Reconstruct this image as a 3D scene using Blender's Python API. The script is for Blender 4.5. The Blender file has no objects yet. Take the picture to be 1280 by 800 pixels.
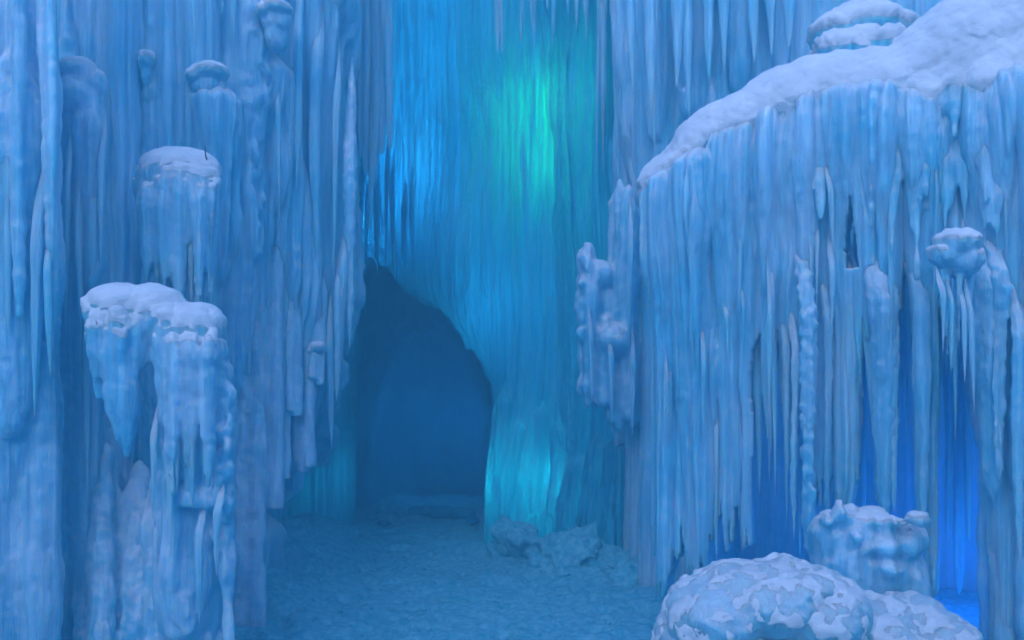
import bpy, bmesh, math, random
import numpy as np
from mathutils import Vector
R = math.radians
scene = bpy.context.scene
COL = scene.collection
# ------------------------------------------------------------------ camera
F, HZ, CH = 1244.0, 461.0, 1.6          # focal length in photo pixels, horizon row, eye height
cam = bpy.data.cameras.new("camera"); cam_o = bpy.data.objects.new("camera", cam); COL.objects.link(cam_o)
cam.sensor_width = 36.0; cam.lens = 36.0 * F / 1280.0
cam.shift_y = (HZ - 400.0) / 1280.0
cam_o.location = (0, 0, CH); cam_o.rotation_euler = (R(90), 0, 0)
cam.clip_start = 0.05; cam.clip_end = 500
scene.camera = cam_o
# ------------------------------------------------------------------ sky, sun, exposure
w = bpy.data.worlds.new("World"); scene.world = w; w.use_nodes = True
nt = w.node_tree; bg = nt.nodes["Background"]
sky = nt.nodes.new("ShaderNodeTexSky"); sky.sky_type = 'NISHITA'; sky.sun_disc = False
SUN_EL, SUN_ROT = 12.0, 200.0
sky.sun_elevation = R(SUN_EL); sky.sun_rotation = R(SUN_ROT)
sky.air_density = 1.6; sky.dust_density = 0.4; sky.ozone_density = 5.0
mul = nt.nodes.new("ShaderNodeMix"); mul.data_type = 'RGBA'; mul.blend_type = 'MULTIPLY'; mul.inputs[0].default_value = 1.0
nt.links.new(sky.outputs[0], mul.inputs[6]); mul.inputs[7].default_value = (1.84, 1.32, 1.64, 1)     # blue hour cast
nt.links.new(mul.outputs[2], bg.inputs[0]); bg.inputs[1].default_value = 0.15
sun = bpy.data.lights.new("sun", 'SUN'); sun.energy = 0.6; sun.angle = R(40); sun.color = (0.58, 0.72, 1.0)
sun_o = bpy.data.objects.new("sun", sun); COL.objects.link(sun_o)
az, el = R(SUN_ROT), R(38)
d = Vector((math.sin(az) * math.cos(el), math.cos(az) * math.cos(el), math.sin(el)))
sun_o.rotation_euler = d.to_track_quat('Z', 'Y').to_euler()
vs = scene.view_settings
vs.view_transform = 'Standard'; vs.look = 'None'; vs.exposure = 2.12; vs.gamma = 1.0; vs.use_curve_mapping = False
vs.use_white_balance = False
cy = scene.cycles
cy.use_denoising = True
cy.use_adaptive_sampling = True; cy.adaptive_threshold = 0.02
cy.max_bounces = 10; cy.diffuse_bounces = 6; cy.glossy_bounces = 2; cy.transmission_bounces = 4
cy.sample_clamp_indirect = 4.0
cy.caustics_reflective = False; cy.caustics_refractive = False

# ------------------------------------------------------------------ numeric helpers
_rng = np.random.RandomState(7)
_T = _rng.rand(64, 64, 64).astype(np.float32)
def vn(x, y, z):
    """value noise in 0..1"""
    x, y, z = np.broadcast_arrays(x, y, z)
    xi, yi, zi = np.floor(x).astype(int), np.floor(y).astype(int), np.floor(z).astype(int)
    fx, fy, fz = x - xi, y - yi, z - zi
    fx, fy, fz = fx * fx * (3 - 2 * fx), fy * fy * (3 - 2 * fy), fz * fz * (3 - 2 * fz)
    r = 0
    for a in (0, 1):
        for b in (0, 1):
            for c in (0, 1):
                r = r + _T[(xi + a) & 63, (yi + b) & 63, (zi + c) & 63] * (fx if a else 1 - fx) * (fy if b else 1 - fy) * (fz if c else 1 - fz)
    return r
def fbm(x, y, z, o=3):
    s, a, t = 0, 0.5, 0
    for i in range(o):
        s = s + a * vn(x * 2 ** i + 11.3 * i, y * 2 ** i + 5.7 * i, z * 2 ** i + 3.1 * i); t += a; a *= 0.5
    return s / t
def fbr(x, y, z, o=3):
    """the same on turned axes, for lumps with no grain direction"""
    a = 0.62 * x + 0.55 * y + 0.56 * z; b = -0.66 * x + 0.75 * y + 0.0 * z; c = -0.42 * x - 0.37 * y + 0.83 * z
    s, w_, t = 0, 0.5, 0
    for i in range(o):
        s = s + w_ * vn(a * 2.03 ** i + 11.3 * i, b * 2.03 ** i + 5.7 * i, c * 2.03 ** i + 3.1 * i); t += w_; w_ *= 0.5
        a, b, c = 0.8 * a + 0.6 * b, -0.6 * a + 0.8 * b, c + 0.3 * a
    return s / t
def sst(x, a=0.0, b=1.0):
    t = np.clip((x - a) / (b - a), 0, 1); return t * t * (3 - 2 * t)
def P(px, py, Y):
    return Vector(((px - 640) / F * Y, Y, CH + (HZ - py) / F * Y))
def gy(py):                # distance of the ground seen at photo row py
    return CH * F / (py - HZ)

# ------------------------------------------------------------------ materials
def nodes(m): m.use_nodes = True; return m.node_tree, m.node_tree.nodes["Principled BSDF"]
def N(nt, t, **k):
    n = nt.nodes.new(t)
    for a, b in k.items():
        if a in n.inputs: n.inputs[a].default_value = b
        else: setattr(n, a, b)
    return n
def noise_at(nt, scale, sx=1, sy=1, sz=1, detail=4, rough=0.55, loc=(0, 0, 0)):
    g = nt.nodes.new("ShaderNodeNewGeometry")
    mp = nt.nodes.new("ShaderNodeMapping"); mp.inputs["Scale"].default_value = (sx, sy, sz); mp.inputs["Location"].default_value = loc
    nt.links.new(g.outputs["Position"], mp.inputs[0])
    n = nt.nodes.new("ShaderNodeTexNoise"); n.inputs["Scale"].default_value = scale; n.inputs["Detail"].default_value = detail
    n.inputs["Roughness"].default_value = rough
    nt.links.new(mp.outputs[0], n.inputs["Vector"]); return n
def ramp(nt, src, pts):
    r = nt.nodes.new("ShaderNodeValToRGB")
    while len(r.color_ramp.elements) < len(pts): r.color_ramp.elements.new(0.5)
    for e, (p, c) in zip(r.color_ramp.elements, pts):
        e.position = p; e.color = (c, c, c, 1) if isinstance(c, (int, float)) else (*c, 1)
    nt.links.new(src, r.inputs[0]); return r
def ice_material(name, clear, cloudy, trans=0.35, rough=0.55, bump=0.5, frost=1.0, sss=1.0):
    m = bpy.data.materials.new(name); t, b = nodes(m); L = t.links
    n1 = noise_at(t, 1.0, 12, 12, 0.6, 7, 0.7)              # tall cloudy streaks frozen in
    n2 = noise_at(t, 1.3, 1, 1, 0.8, 3, loc=(5, 3, 1))
    ad = t.nodes.new("ShaderNodeMath"); ad.operation = 'ADD'
    L.new(n1.outputs[0], ad.inputs[0]); L.new(n2.outputs[0], ad.inputs[1])
    r1 = ramp(t, ad.outputs[0], [(0.0, clear), (1.0, cloudy)])
    mr = t.nodes.new("ShaderNodeMapRange"); mr.inputs["From Min"].default_value = 0.80; mr.inputs["From Max"].default_value = 1.2
    L.new(ad.outputs[0], mr.inputs["Value"]); L.new(mr.outputs[0], r1.inputs[0])
    b.inputs["Roughness"].default_value = rough
    b.inputs["IOR"].default_value = 1.31
    fg = t.nodes.new("ShaderNodeNewGeometry"); sx_ = t.nodes.new("ShaderNodeSeparateXYZ"); L.new(fg.outputs["Normal"], sx_.inputs[0])
    fn = noise_at(t, 14.0, 1, 1, 1, 5); fa = t.nodes.new("ShaderNodeMath"); fa.operation = 'MULTIPLY_ADD'; fa.inputs[1].default_value = 0.7
    L.new(fn.outputs[0], fa.inputs[0]); L.new(sx_.outputs[2], fa.inputs[2])
    fr = ramp(t, fa.outputs[0], [(0.32, 0.0), (0.95, 0.85 * frost)])
    fm = t.nodes.new("ShaderNodeMix"); fm.data_type = 'RGBA'; L.new(fr.outputs[0], fm.inputs[0]); L.new(r1.outputs[0], fm.inputs[6]); fm.inputs[7].default_value = (0.8, 0.84, 0.87, 1)
    L.new(fm.outputs[2], b.inputs["Base Color"])
    b.inputs["Subsurface Weight"].default_value = sss; b.inputs["Subsurface Radius"].default_value = (0.25, 0.7, 1.0); b.inputs["Subsurface Scale"].default_value = 0.08
    # fine relief: vertical runnels and small horizontal ripples
    f0 = noise_at(t, 1.0, 48, 48, 1.6, 3)
    fs = t.nodes.new("ShaderNodeMath"); fs.operation = 'SUBTRACT'; fs.inputs[1].default_value = 0.5; L.new(f0.outputs[0], fs.inputs[0])
    f1 = t.nodes.new("ShaderNodeMath"); f1.operation = 'ABSOLUTE'; L.new(fs.outputs[0], f1.inputs[0])
    f1m = t.nodes.new("ShaderNodeMath"); f1m.operation = 'MULTIPLY'; f1m.inputs[1].default_value = 4.0; L.new(f1.outputs[0], f1m.inputs[0]); f1 = f1m
    f2 = noise_at(t, 1.0, 22, 22, 60, 3, loc=(1, 2, 3))
    f3 = noise_at(t, 28.0, 1, 1, 1, 4)
    s = t.nodes.new("ShaderNodeMath"); s.operation = 'MULTIPLY_ADD'; s.inputs[1].default_value = 0.6
    L.new(f2.outputs[0], s.inputs[0]); L.new(f1.outputs[0], s.inputs[2])
    s2 = t.nodes.new("ShaderNodeMath"); s2.operation = 'MULTIPLY_ADD'; s2.inputs[1].default_value = 0.5
    L.new(f3.outputs[0], s2.inputs[0]); L.new(s.outputs[0], s2.inputs[2])
    bp = t.nodes.new("ShaderNodeBump"); bp.inputs["Strength"].default_value = bump; bp.inputs["Distance"].default_value = 0.012
    L.new(s2.outputs[0], bp.inputs["Height"]); L.new(bp.outputs[0], b.inputs["Normal"])
    tr = t.nodes.new("ShaderNodeBsdfTranslucent"); L.new(bp.outputs[0], tr.inputs["Normal"])
    L.new(r1.outputs[0], tr.inputs["Color"])
    ns = noise_at(t, 1.0, 26, 26, 0.45, 6, 0.75, loc=(2, 7, 4))
    tv = ramp(t, ns.outputs[0], [(0.38, trans * 0.15), (0.62, min(1, trans * 2.0))])
    mx = t.nodes.new("ShaderNodeMixShader"); L.new(tv.outputs[0], mx.inputs[0]); L.new(b.outputs[0], mx.inputs[1]); L.new(tr.outputs[0], mx.inputs[2])
    L.new(mx.outputs[0], t.nodes["Material Output"].inputs[0])
    return m
def snow_material(name, col, bump=0.35, dark_tone=None, scale=6.0):
    m = bpy.data.materials.new(name); t, b = nodes(m); L = t.links
    n = noise_at(t, scale, 1, 1, 1, 6, 0.7)
    c2 = dark_tone or tuple(c * 0.86 for c in col)  # darker second tone, mottled in by noise
    r = ramp(t, n.outputs[0], [(0.35, c2), (0.6, col)]); L.new(r.outputs[0], b.inputs["Base Color"])
    b.inputs["Roughness"].default_value = 0.75; b.inputs["IOR"].default_value = 1.2
    f = noise_at(t, 45.0, 1, 1, 1, 8, 0.8)
    bp = t.nodes.new("ShaderNodeBump"); bp.inputs["Strength"].default_value = bump; bp.inputs["Distance"].default_value = 0.02
    L.new(f.outputs[0], bp.inputs["Height"]); L.new(bp.outputs[0], b.inputs["Normal"])
    return m
ICE = ice_material("frosted_ice", (0.17, 0.61, 0.78), (0.52, 0.75, 0.87), 0.22, bump=0.4)
DEEP = ice_material("clear_blue_ice", (0.01, 0.50, 0.66), (0.10, 0.62, 0.75), 0.45, bump=0.7, frost=0.1)
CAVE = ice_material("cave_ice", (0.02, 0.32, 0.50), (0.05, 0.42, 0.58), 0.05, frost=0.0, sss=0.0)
BARE = ice_material("bare_boulder_ice", (0.12, 0.50, 0.62), (0.34, 0.64, 0.74), 0.1, frost=0.8, bump=0.6)
SNOW = snow_material("fresh_snow", (0.88, 0.88, 0.88), 0.6)
FLOOR = snow_material("trodden_snow", (0.26, 0.66, 0.74), 0.8, (0.05, 0.46, 0.56), scale=22)
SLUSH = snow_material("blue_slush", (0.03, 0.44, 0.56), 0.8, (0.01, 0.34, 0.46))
TWIG = snow_material("twig_bark", (0.06, 0.05, 0.04))

# ------------------------------------------------------------------ object helpers
def mesh_obj(name, v, f, mat, parent=None, smooth=True):
    me = bpy.data.meshes.new(name); 
    v = np.asarray(v, dtype=np.float32)
    me.from_pydata([], [], []) 
    f4 = f if isinstance(f, np.ndarray) else None
    if f4 is not None:
        me.vertices.add(len(v)); me.vertices.foreach_set("co", v.ravel())
        k = f4.shape[1]
        me.loops.add(f4.size); me.loops.foreach_set("vertex_index", f4.astype(np.int32).ravel())
        me.polygons.add(len(f4)); me.polygons.foreach_set("loop_start", (np.arange(len(f4)) * k).astype(np.int32))
        me.update(calc_edges=True); me.validate()
    else:
        me.from_pydata(v.tolist(), [], f); me.update()
    if smooth: me.polygons.foreach_set("use_smooth", np.ones(len(me.polygons), bool))
    me.materials.append(mat)
    o = bpy.data.objects.new(name, me); COL.objects.link(o)
    if parent: o.parent = parent; o.matrix_parent_inverse = parent_inv(parent)
    return o
def parent_inv(p):
    from mathutils import Matrix
    return Matrix.Translation(-p.location)
def tag(o, label=None, cat=None, group=None, kind=None):
    if label: o["label"] = label
    if cat: o["category"] = cat
    if group: o["group"] = group
    if kind: o["kind"] = kind
    return o
def thing(name, loc, label, cat, group=None):
    o = bpy.data.objects.new(name, None); COL.objects.link(o); o.location = loc; o.empty_display_size = 0.2
    return tag(o, label, cat, group, "thing")

def wall(name, levels, z0, z1, du=0.009, dz=0.03, thick=0.5, layers=(), extra=(), seed=1, mat=None, parent=None,
         hole=None, push=None, rough=0.02, knob=None, crease=0.020):
    """A frozen curtain: a thick sheet over plan paths given at several heights, its face
    covered with overlapping running columns, drips and flutes."""
    rg = random.Random(seed)
    zs = [l[0] for l in levels]; pts = np.array([l[1] for l in levels], float)      # (nl, np, 2)
    mid = pts[len(zs) // 2]; seg = np.hypot(*np.diff(mid, axis=0).T); cum = np.concatenate([[0], np.cumsum(seg)])
    U = cum[-1]; nu = int(U / du) + 1; nz = int((z1 - z0) / dz) + 1
    u = np.linspace(0, U, nu); z = np.linspace(z1, z0, nz)
    lv = np.array([[np.interp(u, cum, pts[k, :, a]) for a in (0, 1)] for k in range(len(zs))])   # nl,2,nu
    BX = np.array([[np.interp(zz, zs, lv[:, 0, i]) for i in range(nu)] for zz in z]) if len(zs) > 1 else np.tile(lv[0, 0], (nz, 1))
    BY = np.array([[np.interp(zz, zs, lv[:, 1, i]) for i in range(nu)] for zz in z]) if len(zs) > 1 else np.tile(lv[0, 1], (nz, 1))
    # soften plan corners
    k = int(0.12 / du)
    if k > 1:
        ker = np.ones(2 * k + 1) / (2 * k + 1)
        def sm(A): return np.array([np.convolve(np.pad(r, k, mode='edge'), ker, 'valid') for r in A])
        BX, BY = sm(BX), sm(BY)
    tx, ty = np.gradient(BX, axis=1), np.gradient(BY, axis=1); ln = np.hypot(tx, ty) + 1e-9
    nx, ny = ty / ln, -tx / ln
    UU, ZZ = np.meshgrid(u, z)
    D = np.zeros_like(UU)
    def column(A, uc, zt, zb, wd, dep, off, p, top, slant=0.0, kn=0.0, ph=0.0):
        i0, i1 = np.searchsorted(-z, -zt), np.searchsorted(-z, -zb)
        if i1 <= i0: return
        zz = z[i0:i1]; t = (zt - zz) / (zt - zb)
        pr = sst(t * (zt - zb), 0, top) * np.clip(1 - t, 0, 1) ** p
        c = uc + slant * (zt - zz) + 0.012 * np.sin(zz * 2.1 + ph) + 0.006 * np.sin(zz * 7.3 + ph * 2)
        ww = wd * pr * (1 + 0.10 * np.sin(zz * 5 + ph) + 0.06 * np.sin(zz * 13 + 2 * ph))
        m = wd * 1.3 + abs(slant) * (zt - zb) + 0.03
        j0, j1 = np.searchsorted(u, uc - m), np.searchsorted(u, uc + m)
        if j1 <= j0: return
        s = (u[None, j0:j1] - c[:, None]) / (ww[:, None] + 1e-6)
        h = np.sqrt(np.clip(1 - s * s, 0, 1)) * (dep * pr[:, None] ** 0.7) + np.where(np.abs(s) < 1, off * pr[:, None] ** 0.5, 0)
        if kn > 0:
            q = vn(UU[i0:i1, j0:j1] / 0.045 + ph, ZZ[i0:i1, j0:j1] / 0.04, ph) ** 2
            h = h + np.where(np.abs(s) < 1, kn * q * np.sqrt(np.clip(1 - s * s, 0, 1)), 0)
        A[i0:i1, j0:j1] = np.maximum(A[i0:i1, j0:j1], h)
    for (n, wr, lr, zr, dr, offr, p) in layers:
        A = np.zeros_like(D)
        for i in range(int(n * U)):
            wd = rg.uniform(*wr); L = rg.uniform(*lr); zt = rg.uniform(*zr)
            column(A, rg.uniform(0, U), zt, zt - L, wd, wd * dr * rg.uniform(0.7, 1.2), wd * offr, rg.uniform(*p), rg.uniform(0.4, 0.9) if wd > 0.05 else 0.25, rg.uniform(-.012, .012),
                   kn=(0.03 if rg.random() < 0.14 else 0), ph=rg.uniform(0, 9))
        D += A
    PX = 640 + F * BX / BY; PY = HZ - F * (ZZ - CH) / BY
    A = np.zeros_like(D)
    for e in extra:
        (xt, yt, xb, yb, wpx, dep, off, p, kn) = e
        ia = np.argmin((PX - xt) ** 2 + (PY - yt) ** 2); ib = np.argmin((PX - xb) ** 2 + (PY - yb) ** 2)
        (ra, ca), (rb, cb) = np.unravel_index(ia, PX.shape), np.unravel_index(ib, PX.shape)
        zt, zb = z[ra], z[rb]
        if zt - zb < 0.05: continue
        Yc = BY[ra, ca]; cosn = max(0.35, abs(tx[ra, ca] / ln[ra, ca]))
        column(A, u[ca], zt, zb, wpx / F * Yc / 2 / cosn, dep, off, p, 0.08 + wpx / F * Yc * 0.5, (u[cb] - u[ca]) / (zt - zb), kn, ph=xt * 0.37)
    D += A
    D += rough * 2 * (fbm(UU * 1.1 + seed, ZZ * 0.6, seed) - 0.5) * 4 + crease * np.abs(2 * vn(UU / 0.055 + seed, ZZ / 1.1, seed + 2.) - 1) + 0.6 * crease * np.abs(2 * vn(UU / 0.022 + seed, ZZ / 0.55, seed + 4.) - 1) + 0.008 * (fbm(UU / 0.03, ZZ / 0.25, seed) - 0.5) + 0.008 * (fbm(UU / 0.05, ZZ / 0.04, seed + 5.) - 0.5)
    if knob is not None: D += knob(PX, PY, UU, ZZ)
    if push is not None: D += push(PX, PY, UU, ZZ)
    X, Y = BX + nx * D, BY + ny * D
    V = np.stack([X, Y, ZZ], -1).reshape(-1, 3)
    idx = np.arange(nu * nz).reshape(nz, nu)
    quads = np.stack([idx[:-1, :-1], idx[1:, :-1], idx[1:, 1:], idx[:-1, 1:]], -1)
    keep = np.ones(quads.shape[:2], bool)
    if hole is not None:
        hm = hole(PX, PY); keep = ~(hm[:-1, :-1] & hm[1:, 1:] & hm[1:, :-1] & hm[:-1, 1:])
    # back sheet and rims
    B = np.stack([BX - nx * thick, BY - ny * thick, ZZ], -1).reshape(-1, 3)
    V = np.concatenate([V, B]); o = nu * nz
    fr = quads[keep]
    bi = idx[::1] + o
    bq = np.stack([bi[:-1, :-1], bi[:-1, 1:], bi[1:, 1:], bi[1:, :-1]], -1)[keep]
    allf = np.concatenate([fr, bq])
    # rim: every directed edge used once among front quads
    e = np.concatenate([fr[:, [0, 1]], fr[:, [1, 2]], fr[:, [2, 3]], fr[:, [3, 0]]])
    key = e[:, 0].astype(np.int64) * o + e[:, 1]; rev = e[:, 1].astype(np.int64) * o + e[:, 0]
    be = e[~np.isin(key, rev)]
    rim = np.stack([be[:, 1], be[:, 0], be[:, 0] + o, be[:, 1] + o], -1)
    allf = np.concatenate([allf, rim])
    used = np.unique(allf); remap = np.zeros(len(V), int); remap[used] = np.arange(len(used))
    return mesh_obj(name, V[used], remap[allf], mat or ICE, parent)

def icicle_geo(p0, p1, r, seed, taper=0.9, flat=1.0, knob=0.0, blunt=0.0, flare=0.0, sides=32, lobes=0.16, ribs=0.02, grow=0.0, deep=0.0):
    """tapered, lobed, slightly wandering icicle from p0 (top) to p1 (tip)"""
    rg = np.random.RandomState(seed)
    L = (p0 - p1).length; n = max(24, int(L / 0.018))
    t = np.linspace(0, 1, n)[:, None]; th = np.linspace(0, 2 * math.pi, sides, endpoint=False)[None]
    prof = (1 - t) ** taper
    prof = np.maximum(prof, blunt) * sst(1 - t, 0, 0.02 + 0.12 * blunt) ** 0.5
    prof = prof * (1 + flare * np.exp(-t / 0.10))
    zz = t * L
    prof = prof * (grow + (1 - grow) * sst(t * L, -0.01, 0.42 * L) ** 0.6)      # grows out of the ice behind
    lob = np.zeros((n, sides))
    for k in range(rg.randint(3, 6)):
        c = np.cos(th - rg.rand() * 6.28 - 0.7 * np.sin(zz * rg.uniform(0.5, 2) + rg.rand() * 6)); st = rg.uniform(0.5, 1)
        lob = np.maximum(lob, st * np.clip(c, 0, 1) ** 2)
    rr = r * prof * (1 - 1.2 * lobes + 2.4 * lobes * lob) + min(0.3 * r, 0.010) * np.minimum(1, prof * 2) * (np.abs(2 * vn(np.cos(th) * r / 0.022 + seed, np.sin(th) * r / 0.022, zz / 0.5) - 1) - 0.3)
    rr = rr * (1 + 0.10 * np.sin(zz * rg.uniform(5, 9) + rg.rand() * 6) + 0.05 * np.sin(zz * rg.uniform(18, 26)))
    rr = rr * (1 + ribs * np.sin(zz * 2 * math.pi / 0.035 + rg.rand() * 6))
    cx, sx = np.cos(th), np.sin(th)
    if knob > 0:
        q = vn(cx * r / 0.03 + seed, sx * r / 0.03, zz / 0.028)
        rr = rr + knob * q ** 2 * np.minimum(1, prof * 3)
    amp = 0.01 * rg.rand() + 0.004
    ox = amp * np.sin(zz * rg.uniform(1.5, 3) + rg.rand() * 6); oy = amp * np.sin(zz * rg.uniform(1.5, 3) + rg.rand() * 6)
    bury = (2.0 * r + 0.03 + deep) * (1 - sst(t * L, 0, 0.4 * L))
    cxn = p0.x + (p1.x - p0.x) * t + ox; cyn = p0.y + (p1.y - p0.y) * t + oy + bury; cz = p0.z + (p1.z - p0.z) * t + 0 * th
    V = np.stack([cxn + rr * cx, cyn + rr * sx * flat, cz], -1).reshape(-1, 3)
    V = np.concatenate([V, [[p0.x, p0.y, p0.z + 0.01]], [[cxn[-1, 0], cyn[-1, 0], p1.z - 0.004]]])
    i = np.arange(n * sides).reshape(n, sides); j = np.roll(i, -1, axis=1)
    q = np.stack([i[:-1], i[1:], j[1:], j[:-1]], -1).reshape(-1, 4)
    a, b = n * sides, n * sides + 1
    faces = q.tolist() + [(a, int(i[0, k]), int(j[0, k])) for k in range(sides)] + [(b, int(j[-1, k]), int(i[-1, k])) for k in range(sides)]
    return V, faces
def icicle(parent, xt, yt, xb, yb, wpx, Y, seed, Yb=None, mat=None, **k):
    p0, p1 = P(xt, yt, Y), P(xb, yb, Yb or Y)
    V, f = icicle_geo(p0, p1, wpx / F * Y / 2, seed, **k)
    return mesh_obj("icicle", V, f, mat or ICE, parent)

def ell(bm, c, r, rot=0):
    g = bmesh.ops.create_icosphere(bm, subdivisions=3, radius=1.0)
    ca, sa = math.cos(rot), math.sin(rot)
    for v in g['verts']:
        x, y, z = v.co.x * r[0], v.co.y * r[1], v.co.z * r[2]
        v.co = Vector((c[0] + x * ca - z * sa, c[1] + y, c[2] + x * sa + z * ca))
def cone(bm, p0, p1, r0, r1=0.0, flat=1.0, seed=0, taper=0.8):
    rg = random.Random(seed); n, s = 30, 12; L = (p0 - p1).length; rings = []
    ph = rg.random() * 6
    for i in range(n):
        t = i / (n - 1); r = max(0.006, r1 + (r0 - r1) * (1 - t) ** taper) * (1 + 0.1 * math.sin(t * L * 7 + ph)) * math.sqrt(min(1, t * L / (2 * r0 + 0.02) + 0.02))
        c = p0.lerp(p1, t)
        rings.append([bm.verts.new((c.x + r * math.cos(a) * (1 + .12 * math.cos(3 * a + ph)), c.y + r * math.sin(a) * flat, c.z)) for a in [2 * math.pi * k / s for k in range(s)]])
    for A, B in zip(rings, rings[1:]):
        for k in range(s): bm.faces.new((A[k], B[k], B[(k + 1) % s], A[(k + 1) % s]))
    bm.faces.new(rings[0]); bm.faces.new(rings[-1][::-1])
def fuse(name, bm, mat, parent=None, voxel=0.014, smooth=6, lump=0.02, lscale=0.12, fine=0.006, fscale=0.035, seed=0, streak=0.0):
    """melt overlapping pieces into one frozen mass and roughen it"""
    bmesh.ops.recalc_face_normals(bm, faces=bm.faces)
    me = bpy.data.meshes.new("tmp"); bm.to_mesh(me); bm.free()
    o = bpy.data.objects.new("tmp", me); COL.objects.link(o)
    m = o.modifiers.new("r", 'REMESH'); m.mode = 'VOXEL'; m.voxel_size = voxel
    s = o.modifiers.new("s", 'SMOOTH'); s.factor = 0.5; s.iterations = smooth
    bpy.context.view_layer.update()
    dg = bpy.context.evaluated_depsgraph_get()
    me2 = bpy.data.meshes.new_from_object(o.evaluated_get(dg))
    bpy.data.objects.remove(o); bpy.data.meshes.remove(me)
    n = len(me2.vertices); co = np.empty(n * 3, np.float32); me2.vertices.foreach_get("co", co); co = co.reshape(-1, 3)
    no = np.empty(n * 3, np.float32); me2.vertex_normals.foreach_get("vector", no); no = no.reshape(-1, 3)
    x, y, z = co.T.astype(float)
    d = lump * 2 * (fbr(x / lscale + seed, y / lscale, z / lscale) - 0.5) + fine * 2 * (fbr(x / fscale, y / fscale + seed, z / fscale) - 0.5)
    if streak: d = d + 0.75 * streak * (2.2 * np.abs(2 * vn(x / 0.06 + seed, y / 0.06, z / 1.0) - 1) + 1.2 * np.abs(2 * vn(x / 0.028 + seed, y / 0.028, z / 0.5) - 1) - 1) * np.clip(1 - 1.6 * np.abs(no[:, 2]), 0, 1)
    co = co + no * d[:, None].astype(np.float32)
    me2.vertices.foreach_set("co", co.astype(np.float32).ravel()); me2.update()
    me2.polygons.foreach_set("use_smooth", np.ones(len(me2.polygons), bool))
    me2.materials.clear(); me2.materials.append(mat); me2.name = name
    ob = bpy.data.objects.new(name, me2); COL.objects.link(ob)
    if parent: ob.parent = parent; ob.matrix_parent_inverse = parent_inv(parent)
    return ob
def snow_on(body, parent, thr=0.35, th=0.03, nscale=0.12, namp=0.5, seed=0, mat=None, zmin=-9, holes=0.0, hscale=0.06, soft=0.35, name="snow_cap", xyz=None, minf=150):
    """snow lying on the upward faces of a frozen mass: a shell raised off them, thinning out to nothing"""
    me = body.data; n = len(me.vertices)
    co = np.empty(n * 3, np.float32); me.vertices.foreach_get("co", co); co = co.reshape(-1, 3)
    no = np.empty(n * 3, np.float32); me.vertex_normals.foreach_get("vector", no); no = no.reshape(-1, 3)
    x, y, z = co.T.astype(float)
    f = no[:, 2] - (thr(x, y) if callable(thr) else thr) + namp * (fbr(x / nscale + seed, y / nscale, z / nscale) - 0.5)
    if holes:
        h = fbr(x / hscale + seed + 9, y / hscale, z / hscale, 2); f = np.minimum(f, (h - holes) * 3)
    f = np.minimum(f, (z - zmin) / 0.12 + 0.35 * (fbr(x / 0.05, y / 0.05, z / 0.05) - 0.5))
    if xyz is not None: f = np.minimum(f, xyz(x, y, z))
    t = sst(f / soft, 0, 1)
    faces = np.empty(len(me.loops), np.int32); me.loops.foreach_get("vertex_index", faces)
    if len(me.loops) != 4 * len(me.polygons): raise RuntimeError("quads expected")
    q = faces.reshape(-1, 4); keep = (f[q] > -0.12).all(1); q = q[keep]
    grain = 0.012 * (fbr(x / 0.03, y / 0.03, z / 0.03) - 0.5) + 0.034 * (fbr(x / 0.12 + 3, y / 0.11, z / 0.11) - 0.5)
    off = -0.012 + (th + 0.012) * t + grain * t
    up = no.copy(); up[:, 2] += 0.6; up /= np.linalg.norm(up, axis=1)[:, None]
    C = co + up * off[:, None]
    Bk = co - no * 0.03
    par = np.arange(n)
    e = np.concatenate([q[:, [0, 1]], q[:, [1, 2]], q[:, [2, 3]]])
    while True:                                   # connected patches
        m = np.minimum(par[e[:, 0]], par[e[:, 1]]); old = par.copy()
        np.minimum.at(par, e[:, 0], m); np.minimum.at(par, e[:, 1], m); par = par[par]
        if (par == old).all(): break
    lab = par[q[:, 0]]; res = []
    for l_, cnt in zip(*np.unique(lab, return_counts=True)):
        if cnt < minf: continue
        qq = q[lab == l_]
        used, inv = np.unique(qq, return_inverse=True); q2 = inv.reshape(-1, 4); o = len(used)
        e2 = np.concatenate([q2[:, [0, 1]], q2[:, [1, 2]], q2[:, [2, 3]], q2[:, [3, 0]]])
        key = e2[:, 0].astype(np.int64) * o + e2[:, 1]; rev = e2[:, 1].astype(np.int64) * o + e2[:, 0]; be = e2[~np.isin(key, rev)]
        rim = np.stack([be[:, 1], be[:, 0], be[:, 0] + o, be[:, 1] + o], -1)
        res.append(mesh_obj(name, np.concatenate([C[used], Bk[used]]), np.concatenate([q2, q2[:, ::-1] + o, rim]), mat or SNOW, parent))
    return res

# ================================================================== GROUND
def nonuni(a, b, c, d, fine, coarse):
    return np.unique(np.round(np.concatenate([np.arange(a, b, coarse), np.arange(b, c, fine), np.arange(c, d + coarse, coarse)]), 4))
gxs, gys = nonuni(-60, -2.6, 3.4, 60, 0.025, 1.5), nonuni(-60, 4.0, 12.5, 60, 0.025, 1.5)
GX, GY = np.meshgrid(gxs, gys)
fine = (GX > -3) & (GX < 4) & (GY > 3.5) & (GY < 13)
GZ = 0.10 * (fbm(GX * 0.9, GY * 0.9, 0.5) - 0.5) + fine * (0.10 * (fbr(GX * 2.5, GY * 2.5, 1.5) - 0.5) - 0.05 * sst(fbr(GX * 5.5, GY * 5.5, 9.1, 2), 0.60, 0.70) + 0.05 * (fbr(GX * 14, GY * 14, 3.5) - 0.5) - 0.05 * sst(vn(GX * 9, GY * 9, 7.7), 0.78, 0.95))
pit = sst(vn(GX / 0.07, GY / 0.07, 2.2), 0.80, 0.93); GZ = GZ - fine * 0.045 * pit - fine * 0.03 * sst(vn(GX / 0.16 + 4, GY / 0.16, 6.2), 0.80, 0.95)
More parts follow.
